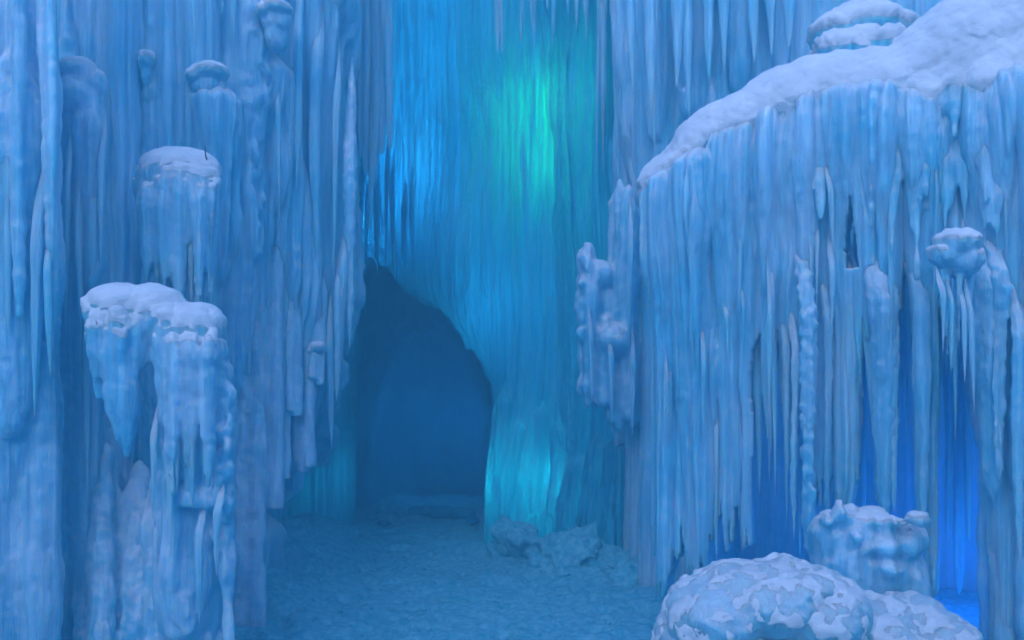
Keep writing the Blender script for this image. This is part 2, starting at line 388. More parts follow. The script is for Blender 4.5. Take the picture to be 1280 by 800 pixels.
# banks where the floor meets the ice
GZ = GZ + 0.45 * np.exp(-((GX + 1.75) / 0.35) ** 2) * sst(GY, 6.2, 7.0) * sst(-GY, -10.5, -9.0) * 0.35
GZ = GZ + fine * np.exp(-((GX - 0.62) / 0.42) ** 2 - ((GY - 8.35) / 0.6) ** 2) * (0.30 + 0.22 * (fbr(GX * 5, GY * 5, 2.2) - 0.5))
GZ = GZ + fine * np.exp(-((GX + 2.0) / 0.45) ** 2 - ((GY - 8.2) / 1.2) ** 2) * (0.20 + 0.2 * (fbr(GX * 5, GY * 5, 4.2) - 0.5))
i = np.arange(GX.size).reshape(GX.shape)
ground = mesh_obj("snow_ground", np.stack([GX, GY, GZ], -1).reshape(-1, 3), np.stack([i[:-1, :-1], i[:-1, 1:], i[1:, 1:], i[1:, :-1]], -1).reshape(-1, 4), FLOOR)
tag(ground, kind="structure")

# ================================================================== standard flute layers (per metre of wall)
def flutes(zt=6.8, big=(0.14, 0.30), bd=0.32, m=1.0):
    return [(1.6 * m, big, (3.5, 7.5), (4.6, zt), bd, 0.10, (0.15, 0.5)),
            (5 * m, (0.04, 0.12), (1.2, 4.5), (1.6, zt), 0.42, 0.16, (0.25, 0.7)),
            (26 * m, (0.012, 0.04), (0.5, 2.6), (0.6, zt), 0.55, 0.25, (0.3, 0.9))]
def xy(px, Y): return ((px - 640) / F * Y, Y)

# ---- left wall ------------------------------------------------------------
TOP = 6.6
L_ = thing("ice_wall", (-2.6, 6.4, 0), "tall fluted pale blue ice wall filling the left side up to the cave mouth", "ice wall")
EDGE = [(-0.3, 322), (0.15, 332), (0.62, 345), (0.72, 385), (1.15, 402), (1.6, 425), (2.2, 440), (6.8, 448)]
lv = []
for z, px in EDGE:
    e = xy(px - (24 if z > 2 else 26 if z > 0.7 else 14), 7.2 if z > 0.7 else 7.0)
    lv.append((z, [(-6.5, 2.5), xy(-60, 5.9), xy(140, 6.2), xy(260, 6.35), (e[0] - 0.35, e[1] - 0.25), e, (e[0] - 0.15, e[1] + 0.9), (e[0] - 0.5, 9.6)]))
exl = [  # long columns read off the photograph: top, bottom, width, depth, offset, taper, knobs
    (300, -120, 300, 330, 26, 0.06, 0.03, 0.2, 0.05), (352, -150, 352, 640, 30, 0.07, 0.03, 0.2, 0.0),
    (375, -150, 392, 320, 22, 0.06, 0.04, 0.5, 0.0), (438, -200, 436, 430, 24, 0.07, 0.05, 0.15, 0.05),
    (410, -200, 408, 420, 26, 0.06, 0.03, 0.4, 0.01), (325, 60, 330, 640, 34, 0.09, 0.05, 0.2, 0.0),
    (355, 290, 352, 560, 26, 0.08, 0.06, 0.3, 0.04), (388, 430, 386, 590, 26, 0.12, 0.10, 0.12, 0.02),
    (262, 95, 268, 360, 36, 0.10, 0.06, 0.5, 0.0), (160, -50, 155, 500, 40, 0.08, 0.04, 0.5, 0.0),
    (205, 400, 210, 800, 50, 0.12, 0.05, 0.2, 0.0), (300, 480, 300, 800, 40, 0.10, 0.04, 0.2, 0.0), (330, 640, 318, 800, 30, 0.08, 0.04, 0.2, 0.02),
    (150, 560, 148, 800, 60, 0.12, 0.05, 0.2, 0.0), (255, 600, 252, 800, 50, 0.14, 0.05, 0.2, 0.0)]
wall("curtain", lv, -0.2, TOP, thick=0.6, layers=flutes(), extra=exl, seed=11, parent=L_)
# blunt hanging sheets along the lower edge of the wall
rg = random.Random(5)
for j, (x0, x1, yt, yb, Y) in enumerate([(372, 393, 330, 590, 6.8), (352, 372, 350, 520, 6.72), (312, 350, 330, 637, 6.5), (336, 356, 300, 600, 6.62), (392, 404, 330, 482, 6.9)]):
    bm = bmesh.new(); x = x0
    while x < x1 + 1:
        wd = rg.uniform(9, 15); k = Y / F
        cone(bm, P(x, yt - 130 + rg.uniform(-30, 30), Y + 0.5), P(x, yb - rg.uniform(0, 7) - (6 if x < x0 + 4 else 0), Y + rg.uniform(-.02, .02)), wd * k / 2 * 1.3, wd * k / 2 * 1.1, 1.3, int(x) + j, 0.3); x += wd * 0.55
    fuse("hanging_sheet", bm, ICE, L_, voxel=0.011, lump=0.006, fine=0.004, streak=0.008, smooth=3, seed=j)
bm = bmesh.new()
for k in range(16):
    x = rg.uniform(284, 326); cone(bm, P(x, rg.uniform(380, 480), 6.75), P(x - 3, 830, 6.2), rg.uniform(9, 16) * 6.3 / F, 0.04, 1.2, k, 0.2)
fuse("ice_apron", bm, ICE, L_, voxel=0.013, lump=0.015, streak=0.010, seed=44)
for (x, yt, yb, wd, kn) in [(395, -40, 320, 15, 0), (372, -60, 240, 12, 0), (420, 40, 330, 10, 0), (436, 60, 440, 16, .02), (263, -60, 90, 8, 0), (290, -80, 60, 10, 0), (240, -60, 60, 7, 0), (346, 40, 300, 8, 0),
                            (420, 300, 500, 12, .01), (412, 360, 560, 12, 0), (428, 260, 470, 12, .01)]:
    Y = 6.15 + (x - 240) * 0.0050 - (0.05 if x < 350 else 0)
    icicle(L_, x, yt, x + rg.uniform(-2, 3), yb, wd * 1.3, Y, rg.randrange(999), taper=rg.uniform(.4, .8), knob=kn)

# ---- leftmost pillar --------------------------------------------------------
def pillar(name, label, cat, bits, seed, Y, snow=None, parent=None, streak=0.012, mat=None, **kw):
    """bits: ('e', px, py, rx, ry, dy, depth) ellipsoids and ('c', xt, yt, xb, yb, w, dy[, taper, blunt]) running columns, in photo units at distance Y"""
    base = P(bits[0][1], HZ, Y); root = thing(name, (base.x, Y, 0), label, cat)
    bm = bmesh.new()
    for b in bits:
        if b[0] == 'e':
            _, px, py, rx, ry, dy, dp = b; c = P(px, py, Y + dy); k = (Y + dy) / F; ell(bm, c, (rx * k, dp, ry * k))
        else:
            _, xt, yt, xb, yb, wd, dy = b[:7]; tp = b[7] if len(b) > 7 else 0.6; bl = b[8] if len(b) > 8 else 0.0
            k = (Y + dy) / F; cone(bm, P(xt, yt, Y + dy + (0.35 if yt > 455 else 0)), P(xb, yb, Y + dy), wd * k / 2, wd * k / 2 * bl, 1.0, seed + int(xt) + int(yt), tp)
    body = fuse("ice_body", bm, mat or ICE, root, seed=seed, streak=streak, **kw)
    if snow: snow_on(body, root, seed=seed, **snow)
    return root, body
bits = [('e', 15, -220, 70, 60, 0.25, 0.3)]
rp = random.Random(21)
for k in range(15):
    x = rp.uniform(-40, 62); bits.append(('c', x, rp.uniform(-330, 200), x + rp.uniform(-5, 5), rp.uniform(500, 900), rp.uniform(26, 55), rp.uniform(0.0, 0.25), 0.5, 0.2))
bits += [('c', 20, 60, 15, 548, 80, -0.02, 0.35, 0.25), ('c', 35, 90, 30, 520, 44, -0.05, 0.4, 0.2), ('c', 55, -150, 68, 470, 26, -0.1, 0.5, 0.1), ('c', 22, -200, 24, 400, 24, -0.16, 0.4, 0.2), ('c', 62, -200, 66, 330, 18, -0.16, 0.5, 0.2),
         ('c', 0, 300, 5, 860, 80, 0.12, 0.1, 0.8), ('c', 48, 350, 52, 860, 50, 0.12, 0.1, 0.8)]
pil, _ = pillar("ice_pillar", "broad lavender blue ice pillar at the very left edge with a rounded hanging tip", "ice pillar", bits, 3, 5.0, lump=0.015, voxel=0.013)
for (x, yt, yb, wd) in [(25, -120, 120, 9), (66, -100, 110, 8), (8, 60, 420, 14), (44, 160, 520, 14), (60, 260, 470, 10)]:
    icicle(pil, x, yt, x + 2, yb, wd * 1.4, 4.86, int(x * 7), taper=0.5)

# ---- column with a small cap -------------------------------------------------
bits = [('e', 96, 88, 24, 16, 0, 0.12), ('e', 118, 105, 16, 18, 0.0, 0.1), ('e', 100, 120, 28, 30, 0, 0.14)]
for k in range(9):
    x = rp.uniform(82, 122); bits.append(('c', x, rp.uniform(95, 200), x + rp.uniform(-4, 4), rp.uniform(500, 860), rp.uniform(16, 30), rp.uniform(-0.1, 0.12), 0.4, 0.3))
bits += [('c', 95, 100, 92, 860, 34, 0.0, 0.1, 0.8), ('c', 115, 110, 108, 860, 30, 0.05, 0.1, 0.8), ('c', 86, 400, 88, 860, 30, 0.05, 0.1, 0.8), ('c', 120, 400, 118, 860, 30, 0.05, 0.1, 0.8)]
colm, _ = pillar("ice_column", "slim ice column with a dusting of snow on its shoulder, right of the leftmost pillar", "ice column", bits, 5, 5.5, snow=dict(thr=0.45, th=0.012), lump=0.012)
for (x, yt, yb, wd) in [(82, 130, 420, 8), (100, 140, 520, 10), (118, 160, 460, 9), (124, 130, 330, 7), (108, 300, 640, 9)]:
    icicle(colm, x, yt, x, yb, wd * 1.4, 5.36, int(x * 3), taper=0.6, knob=0.01 if x > 110 else 0)

# ---- upper domed mound --------------------------------------------------------
bits = [('e', 222, 222, 54, 33, 0, 0.17), ('e', 192, 236, 26, 24, 0.03, 0.13), ('e', 250, 234, 24, 24, 0.0, 0.13), ('e', 220, 262, 36, 28, 0.12, 0.14)]
for k in range(20):
    a_ = math.pi * k / 19; x = 224 - 46 * math.cos(a_); bits.append(('c', x, 206 + 10 * abs(math.cos(a_)), x + (228 - x) * .10, rp.uniform(300, 400), rp.uniform(16, 26), -0.05 - 0.12 * math.sin(a_), 0.6, 0.05))
for k in range(14):
    x = rp.uniform(172, 268); bits.append(('c', x, rp.uniform(225, 250), x + (225 - x) * 0.06 + rp.uniform(-2, 2), rp.uniform(300, 420), rp.uniform(14, 26), rp.uniform(0.0, 0.22), 0.8))
for k in range(18):
    x = rp.uniform(176, 270); bits.append(('c', x, 232, x + (228 - x) * .08, rp.uniform(290, 400), rp.uniform(12, 24), rp.uniform(-0.19, -0.1), 0.6, 0.05))
for (x, w_, y2) in [(178, 22, 330), (192, 26, 370), (206, 26, 400), (220, 30, 420), (240, 34, 430), (256, 30, 380), (266, 22, 320)]:
    bits.append(('c', x, 232, x + (228 - x) * .08, y2, w_, -0.08, 0.5, 0.1))
bits += [('c', 238, 240, 234, 400, 46, -0.06, 0.55, 0.25), ('c', 190, 240, 186, 360, 30, 0.05, 0.7), ('c', 258, 240, 250, 350, 28, 0.05, 0.7), ('c', 215, 260, 215, 560, 70, 0.3, 0.1, 0.8)]
mdu, _ = pillar("ice_mound", "rounded snow-topped ice mushroom high on the left wall with one thick icicle below", "ice mound", bits, 8, 5.75, snow=dict(thr=-0.05, th=0.025, namp=0.25, soft=.9, zmin=2.58), lump=0.012, voxel=0.012)
for (x, yt, yb, wd) in [(180, 245, 330, 8), (202, 250, 372, 9), (226, 255, 372, 9), (248, 250, 390, 9), (266, 245, 310, 7), (172, 240, 300, 6), (240, 260, 385, 8), (212, 260, 350, 6)]:
    icicle(mdu, x, yt, x - 1, yb, wd * 1.4, 5.6, int(x * 5), taper=0.7)
V, f = icicle_geo(P(256, 205, 5.66), P(254, 178, 5.66), 0.007, 3, lobes=0.05)
tw = mesh_obj("twig", V, f, TWIG); tag(tw, "tiny dark twig poking up beside the round snow-topped mushroom", "twig")

# ---- lower big mound ------------------------------------------------------------
bits = [('e', 155, 395, 50, 32, 0, 0.17), ('e', 190, 400, 44, 36, 0.0, 0.17), ('e', 235, 415, 46, 30, 0.0, 0.17), ('e', 165, 420, 56, 34, 0.02, 0.18), ('e', 240, 440, 44, 34, 0, 0.17), ('e', 262, 470, 26, 30, 0, 0.15),
        ('c', 150, 410, 159, 574, 88, -0.13, 0.8, 0.05), ('c', 135, 420, 150, 520, 40, 0.0, 0.7), ('c', 240, 430, 232, 800, 90, 0.1, 0.2, 0.6), ('c', 265, 440, 262, 640, 56, 0.0, 0.3, 0.6), ('c', 215, 450, 205, 660, 40, 0.05, 0.5, 0.3),
        ('c', 282, 470, 284, 600, 24, 0.0, 0.3, 0.5), ('c', 250, 460, 245, 635, 50, -0.08, 0.2, 0.7), ('c', 230, 560, 228, 880, 70, 0.05, 0.1, 0.9), ('c', 262, 600, 260, 880, 60, 0.12, 0.1, 0.9), ('c', 200, 600, 198, 880, 46, 0.15, 0.1, 0.9)]
for k in range(14):
    x = rp.uniform(200, 285); bits.append(('c', x, rp.uniform(440, 560), x + rp.uniform(-4, 4), rp.uniform(600, 860), rp.uniform(14, 30), rp.uniform(-0.12, 0.05), 0.4, 0.3))
for (x, w_, y2) in [(122, 30, 500), (138, 34, 520), (182, 36, 460), (206, 30, 500), (222, 44, 560), (248, 46, 620), (268, 34, 600)]:
    bits.append(('c', x, 405 + (x > 210) * 12, x + (160 - x) * .1, y2, w_, -0.10, 0.5, 0.1))
for k in range(16):
    x = rp.uniform(104, 215); bits.append(('c', x, (rp.uniform(470, 560) if x < 140 else rp.uniform(560, 640)), x + rp.uniform(-3, 3), 880, rp.uniform(20, 40), rp.uniform(0.18, 0.35), 0.15, 0.6))
for k in range(26):
    x = rp.uniform(112, 278); bits.append(('c', x, 392 + (x > 210) * 26, x + (160 - x) * .08 * (x < 200), (rp.uniform(455, 500) if x < 138 else rp.uniform(500, 560) if x < 170 else rp.uniform(450, 490) if x < 198 else rp.uniform(520, 640)), rp.uniform(14, 30), rp.uniform(-0.2, -0.1), 0.6, 0.05))
for k in range(60):
    bits.append(('e', 281 + rp.uniform(-10, 7), rp.uniform(480, 640), rp.uniform(3, 7), rp.uniform(6, 14), rp.uniform(-0.10, 0.02), 0.04))
mdl, _ = pillar("ice_mound", "large snow-capped ice mass low on the left with a pointed hanging tooth", "ice mound", bits, 9, 5.0, snow=dict(thr=-0.1, th=0.035, namp=0.3, soft=.9, zmin=1.70), lump=0.02, voxel=0.013)
for (x, yt, yb, wd) in [(130, 430, 500, 9), (148, 440, 560, 10), (208, 440, 620, 9), (208, 450, 570, 8), (222, 470, 620, 10), (240, 460, 640, 10), (262, 480, 600, 9), (190, 500, 640, 7), (212, 540, 700, 9), (250, 620, 780, 12), (275, 600, 720, 9)]:
    icicle(mdl, x, yt, x + (3 if x < 160 else 0), yb, wd * 1.4, 4.83, int(x * 5), taper=0.7, knob=.006)

# ---- small snowy knobs on the left wall --------------------------------------------
for (px, py, rx, ry, Y, lab) in [(262, 92, 24, 12, 6.1, "small two-lobed snowy knob on the left wall above the round mushroom"),
                                 (187, 78, 8, 12, 6.05, "tiny upright frost knob left of the two-lobed snowy knob"),
                                 (345, 12, 20, 10, 6.3, "small snowy ledge at the top of the picture left of the cave curtain"),
                                 (398, 436, 12, 9, 6.85, "little frosty bracket beside the dark cave, above the blunt hanging blocks")]:
    bits = [('e', px, py, rx, ry, 0, 0.13), ('e', px - rx * .6, py + ry * .5, rx * .6, ry * .8, 0, 0.12), ('e', px, py + ry * 1.5, rx * .9, ry * 1.6, 0.03, 0.12), ('e', px + 1, py + ry * 3, rx * .75, ry * 2.4, 0.06, 0.11)]
    pillar("frost_bracket", lab, "frost bracket", bits, int(px), Y + 0.16, snow=dict(thr=0.0, th=0.014, soft=.7), lump=0.008, voxel=0.01)

# ================================================================== BACK WALL WITH THE ARCH
G_ = thing("ice_wall", (0.3, 8.9, 0), "deep blue ice wall glowing green and cyan, pierced by the dark cave arch", "ice wall")
ARCH = np.array([(412, 800), (414, 640), (416, 560), (424, 480), (434, 400), (440, 340), (452, 318), (480, 326), (497, 352), (520, 372), (545, 395), (565, 425), (585, 452), (598, 480), (605, 520), (606, 560), (603, 620), (601, 690), (601, 800)], float)
def inside(PX, PY, poly=ARCH):
    r = np.zeros(PX.shape, bool); n = len(poly)
    for k in range(n):
        x0, y0 = poly[k]; x1, y1 = poly[(k + 1) % n]
        c = ((y0 > PY) != (y1 > PY)) & (PX < (x1 - x0) * (PY - y0) / (y1 - y0 + 1e-9) + x0); r ^= c
    return r
def dist(PX, PY, poly=ARCH):
    dd = np.full(PX.shape, 1e9)
    for k in range(len(poly) - 1):
        a, b = poly[k], poly[k + 1]; ab = b - a
        t = np.clip(((PX - a[0]) * ab[0] + (PY - a[1]) * ab[1]) / (ab @ ab), 0, 1)
        dd = np.minimum(dd, np.hypot(PX - a[0] - t * ab[0], PY - a[1] - t * ab[1]))
    return dd
def wob(PX, PY): return PX + 7 * (vn(PX / 14, PY / 40, 1.) - .5), PY + 16 * (vn(PX / 9, PY / 60, 4.) - .5)
def arch_hole(PX, PY): return inside(*wob(PX, PY)) & (PX > 380)
def arch_push(PX, PY, U, Z):
    d = np.where(inside(PX, PY), 0, dist(PX, PY))
    roll = -0.16 * np.exp(-d / 12.0) - 0.14 * np.exp(-d / 50.)
    foot = 0.30 * np.exp(-((PX - 640) / 55.) ** 2) * sst(PY, 380, 640) + 0.12 * sst(PX, 640, 760) * sst(PY, 560, 690)
    alcove = -0.15 * np.exp(-((PX - 550) / 60.) ** 2) * sst(-PY, -330, -150)
    return roll + foot + alcove
gl = [(z, [(-3.4, 9.35), xy(380, 9.35), xy(430, 9.3), xy(520, 9.3), xy(620, 9.0), xy(700, 8.75), xy(760, 8.3), xy(820, 7.7)]) for z in (-0.2, 3, TOP)]
gl_layers = [(1.4, (0.14, 0.3), (3, 6), (4, 6.8), 0.28, 0.04, (0.15, 0.5)), (5, (0.04, 0.10), (1.0, 4), (2.4, 6.8), 0.5, 0.12, (0.3, 0.8)), (18, (0.012, 0.035), (0.6, 2.6), (1.6, 6.8), 0.6, 0.2, (0.4, 0.9))]
exg = [(632, 480, 628, 680, 22, 0.07, 0.02, .2, 0), (655, 520, 652, 650, 16, 0.06, 0.02, .2, 0), (678, 500, 678, 640, 16, 0.06, 0.02, .2, 0), (700, 520, 700, 645, 18, 0.06, 0.02, .2, 0), (725, 560, 725, 700, 20, 0.06, 0.03, .2, 0),
       (610, 500, 606, 700, 14, 0.06, 0.02, .2, 0.01), (745, 540, 748, 720, 20, 0.06, 0.03, .2, 0), (775, 540, 780, 740, 24, 0.08, 0.03, .2, 0.01)]
wall("curtain", gl, -0.2, TOP, thick=0.8, layers=gl_layers, extra=exg, seed=31, mat=DEEP, parent=G_, hole=arch_hole, push=arch_push, rough=0.03)
# fringe of icicles hanging over the cave mouth and over the alcove
for (x, yt, yb, wd) in [(453, 120, 318, 7), (468, 120, 330, 6), (484, 150, 330, 6), (492, 180, 352, 7), (506, 220, 330, 7), (515, 200, 350, 6), (471, 200, 345, 6), (456, 220, 345, 6), (449, 200, 330, 6)]:
    icicle(G_, x, yt, x, yb, wd * 1.3, 9.1, int(x * 3), taper=0.55, mat=DEEP)
for (x, yt, yb, wd) in [(449, -150, 200, 14), (458, -180, 225, 15), (468, -200, 235, 14), (478, -180, 195, 15), (486, -200, 190, 13), (463, -150, 290, 10)]:
    icicle(G_, x, yt, x, yb, wd * 1.4, 8.05, int(x * 11), taper=0.4)
for k in range(34):
    x = rp.uniform(618, 790); yt = rp.uniform(-220, -60)
    icicle(G_, x, yt, x + rp.uniform(-2, 2), (rp.uniform(-40, 70) if x < 740 else rp.uniform(60, 230)), rp.uniform(7, 14), 8.35 - (x - 618) * 0.002, 200 + k, taper=0.5)

# ---- cave -------------------------------------------------------------------------
def tunnel():
    n, s = 150, 190
    t = np.linspace(0, 1, n)[:, None]; a = np.linspace(0, 1, s)[None]
    Yc = 9.7 + 3.3 * t + 0 * a
    ang = math.pi * a + 0 * t
    wv = 1.0 * (1 - 0.05 * t); cx = -1.04 + 0.05 * t
    narrow = 1 - 0.30 * sst(t, 0.35, 0.6)             # a tighter inner throat
    hh = (2.95 - 0.6 * sst(t, 0.3, 0.6)) * (1 - 0.12 * t)
    end = np.sqrt(np.clip(1 - sst(t, 0.80, 1.0), 0.0, 1))
    X = cx - np.cos(ang) * wv * narrow * (0.55 + 0.45 * end) * -1 * -1
    sp = np.abs(np.sin(ang)) ** 0.75
    Z = -0.1 + hh * sp * end
    X = cx + (X - cx) * (0.1 + 0.9 * end)
    d = 0.22 * (fbm(X * 1.6, Yc * 1.4, Z * 1.2) - 0.5) + 0.12 * (fbm(X * 5, Yc * 5, Z * 2.2) - 0.5) + 0.05 * (fbm(X * 14, Yc * 14, Z * 5) - 0.5)
    nx = -np.cos(ang); nz = np.sin(ang)
    fr = sst(t, 0, 0.1)
    return np.stack([X - nx * d * fr, Yc + 0 * X, Z - nz * d * fr], -1), n, s, nx, nz
Vt, n, s, nx, nz = tunnel()
out = Vt + np.stack([nx * 0.25 + 0 * Vt[..., 0], 0 * Vt[..., 0], nz * 0.25 + 0 * Vt[..., 0]], -1)
out[-1, :, 1] += 0.6
i = np.arange(n * s).reshape(n, s)
q1 = np.stack([i[:-1, :-1], i[:-1, 1:], i[1:, 1:], i[1:, :-1]], -1).reshape(-1, 4)
q2 = q1[:, ::-1] + n * s
# closed end
V = np.concatenate([Vt.reshape(-1, 3), out.reshape(-1, 3)])
cav = thing("ice_tunnel", (-1.0, 10.5, 0), "dark blue bumpy ice tunnel seen through the pointed arch", "ice tunnel")
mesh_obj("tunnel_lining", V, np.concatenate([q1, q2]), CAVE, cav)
bm = bmesh.new()
for k in range(26):
    x = rp.uniform(-2.4, 0.4); z = rp.uniform(0, 2.6); ell(bm, (x, 12.95 + rp.uniform(-.1, .2), z), (rp.uniform(.3, .6), .25, rp.uniform(.3, .6)))
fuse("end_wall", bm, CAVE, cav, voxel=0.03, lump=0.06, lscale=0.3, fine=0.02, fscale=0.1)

# ---- snow banks and foot of the back wall --------------------------------------------
bm = bmesh.new()
for k in range(46):
    q = rp.random(); px = 636 + 160 * q; Y = 8.45 - 1.0 * q + rp.uniform(-.12, .12); k_ = Y / F
    ell(bm, P(px, HZ + CH * F / Y - rp.uniform(0, 30), Y), (rp.uniform(12, 26) * k_, .16, rp.uniform(8, 16) * k_))
o = fuse("snow_bank", bm, FLOOR, smooth=10, lump=0.10, lscale=0.15, fine=0.035, fscale=0.05, voxel=0.018)
tag(o, "lumpy blue snow bank heaped at the foot of the glowing wall right of the arch", "snow bank")
bm = bmesh.new()
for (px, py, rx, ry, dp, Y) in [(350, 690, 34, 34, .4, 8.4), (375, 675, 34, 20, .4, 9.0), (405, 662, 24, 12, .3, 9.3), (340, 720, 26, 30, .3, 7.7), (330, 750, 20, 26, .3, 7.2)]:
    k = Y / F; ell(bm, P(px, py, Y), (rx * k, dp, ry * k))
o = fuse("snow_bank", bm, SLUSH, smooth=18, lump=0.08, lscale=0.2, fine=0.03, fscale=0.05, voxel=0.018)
tag(o, "low dark teal snow bank under the overhanging left wall, left of the arch", "snow bank")
for k, (px, py, r) in enumerate([(430, 655, 9), (462, 652, 12), (500, 648, 12), (525, 645, 14), (552, 646, 16), (580, 648, 14), (595, 655, 9), (480, 657, 7)]):
    Y = gy(py) ; bm = bmesh.new(); 
    for j in range(4): ell(bm, P(px + rp.uniform(-r, r) * .6, py - r * .4, Y + rp.uniform(-.05, .05)), (r * Y / F * rp.uniform(.5, .8), 0.09, r * Y / F * rp.uniform(.4, .6)))
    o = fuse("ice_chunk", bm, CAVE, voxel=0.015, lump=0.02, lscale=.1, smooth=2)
    tag(o, "dark rounded ice chunk lying across the back of the cave floor", "ice chunk", "ice chunks at the back of the cave floor")

# ================================================================== RIGHT SIDE
# ---- knobbly column between the glow and the right wall
bits = [('e', 756, 385, 18, 50, 0.12, 0.15), ('e', 748, 345, 22, 20, 0.05, 0.15), ('e', 768, 425, 24, 22, -0.05, 0.16)]
for k in range(26):
    x = rp.uniform(732, 808); y0 = (330 if x < 752 else 415 if x < 770 else 230) + rp.uniform(-10, 50)
    bits.append(('c', x, y0, x + rp.uniform(-2, 2), (500 if x < 752 else 530 if x < 765 else 545) - rp.uniform(0, 22), rp.uniform(16, 30), rp.uniform(-0.1, 0.2), 0.25, 0.45))
for k in range(90):
    y = rp.uniform(315, 500); bits.append(('e', 730 + (y > 400) * rp.uniform(0, 30) + rp.uniform(-5, 8), y, rp.uniform(4, 9), rp.uniform(8, 20), rp.uniform(-0.06, 0.08), 0.05))
kc, _ = pillar("ice_column", "knobbly blue ice column with lumpy edge between green glow and right ledge", "ice column", bits, 14, 7.3, lump=0.02, lscale=0.15, voxel=0.014)
for (x, yt, yb, wd) in [(738, 380, 500, 6), (764, 400, 530, 6), (792, 400, 545, 6), (788, 240, 440, 8)]:
    icicle(kc, x, yt, x, yb, wd * 1.5, 7.1, int(x), taper=0.6)

# ---- rear right wall
RW = thing("ice_wall", (3.2, 7.6, 0), "fluted pale ice wall rising behind the snow-covered right ledge", "ice wall")
rl = [(z, [xy(770, 8.3), xy(785, 7.9), xy(815, 7.3), xy(900, 7.0), xy(1100, 6.8), xy(1300, 6.4), xy(1420, 5.9), (6.5, 2.5)]) for z in (-0.2, 3, TOP)]
exr = [(830, -200, 832, 180, 40, .08, .05, .3, 0), (868, -200, 872, 160, 44, .1, .06, .3, 0.02), (925, -200, 925, 120, 50, .1, .06, .3, 0), (800, -200, 800, 230, 30, .08, .05, .3, 0), (970, -200, 975, 120, 40, .09, .05, .4, 0)]
def rpush(PX, PY, U, Z): return -0.9 * sst(PX, 860, 960) * sst(PY, 120, 260)
wall("curtain", rl, -0.2, TOP, thick=0.6, layers=flutes(), extra=exr, seed=57, parent=RW, push=rpush)
for (x, yt, yb, wd) in [(790, -150, 120, 14), (812, -120, 150, 16), (818, -100, 185, 10), (845, -150, 110, 16), (860, -160, 150, 14), (886, -150, 100, 16), (905, -120, 90, 14), (940, -140, 80, 16), (962, -120, 70, 14), (985, -120, 60, 16), (1140, -150, 40, 14), (1170, -150, 20, 14), (1215, -150, 10, 16)]:
    icicle(RW, x, yt, x + 1, yb, wd * 1.5, 6.75, int(x), taper=0.55)

for k in range(34):
    x = rp.uniform(936, 1240)
    icicle(RW, x, rp.uniform(150, 300), x + rp.uniform(-3, 3), rp.uniform(430, 750), rp.uniform(9, 24), rp.uniform(5.7, 6.2), 900 + k, taper=rp.uniform(.3, .8))
# ---- snow lump above the ledge
bits = [('e', 1078, 42, 54, 24, 0, .3), ('e', 1050, 48, 36, 22, 0, .25), ('e', 1110, 45, 30, 22, 0, .25), ('e', 1080, 24, 34, 14, 0, .2), ('e', 1075, 72, 56, 34, 0.1, .3),
        ('c', 1075, 40, 1075, 260, 100, 0.12, 0.3, .6)] + [('e', 1072, 78, 50, 44, -0.1, .22), ('e', 1100, 70, 36, 40, -0.1, .2), ('e', 1045, 74, 26, 34, -.08, .2)]
pillar("ice_mound", "isolated snow-topped ice lump just above the long right ledge", "ice mound", bits, 17, 6.1, snow=dict(thr=0.1, th=0.04, namp=0.25), lump=0.02)

# ---- the long ledge with its curtain
KY = lambda px: 5.75 - (px - 805) / 475 * 0.85
K_ = thing("ice_ledge", (2.4, 5.3, 0), "long rising ice ledge thick with snow, hung with a curtain of icicles on the right", "ice ledge")
RID = [(812, 226, 14, 12), (830, 214, 22, 16), (852, 198, 28, 24), (880, 172, 32, 34), (910, 156, 36, 38), (940, 142, 38, 38), (972, 124, 40, 40), (1005, 112, 40, 42), (1038, 100, 40, 42), (1070, 94, 42, 38), (1105, 96, 42, 36),
       (1135, 92, 36, 38), (1165, 78, 34, 46), (1190, 52, 38, 40), (1222, 56, 44, 50), (1258, 46, 44, 54), (1295, 40, 50, 58), (1340, 30, 60, 60), (1230, 30, 30, 22), (1180, 84, 34, 40), (1215, 88, 40, 36), (1255, 86, 42, 40), (1300, 84, 44, 40)]
RID = [(a, b + (15 if 840 < a < 1120 else 6 if a < 1150 else 0), c, e) for a, b, c, e in RID]
RID0 = RID; ax = np.arange(812, 1590, 11.0); RP = np.array(RID[:18], float)
rk = random.Random(77)
RID = [(float(a), float(np.interp(a, RP[:, 0], RP[:, 1])) + rk.uniform(-3, 3), float(np.interp(a, RP[:, 0], RP[:, 2])), float(np.interp(a, RP[:, 0], RP[:, 3])) * rk.uniform(.93, 1.05)) for a in ax]
NR = len(RID); RID += RID0[18:]
bm = bmesh.new()
for (px, py, rx, ry) in RID:
    Y = KY(px) + 0.28; k = Y / F; ell(bm, P(px, py, Y), (rx * k, 0.30, ry * k))
    ell(bm, P(px, py + ry * 0.9, Y - 0.02), (rx * k * 1.1, 0.27, ry * k * 1.3))
def ridge_y(px): return float(np.interp(px, [r[0] for r in RID[:NR]], [r[1] for r in RID[:NR]]))
GAPS = [(1056, 1076, 225), (938, 950, 440), (972, 1002, 460), (1074, 1090, 430), (1124, 1140, 380), (1172, 1226, 370)]
def gap_y(x):
    for a, b, y in GAPS:
        if a < x < b: return y
    return None
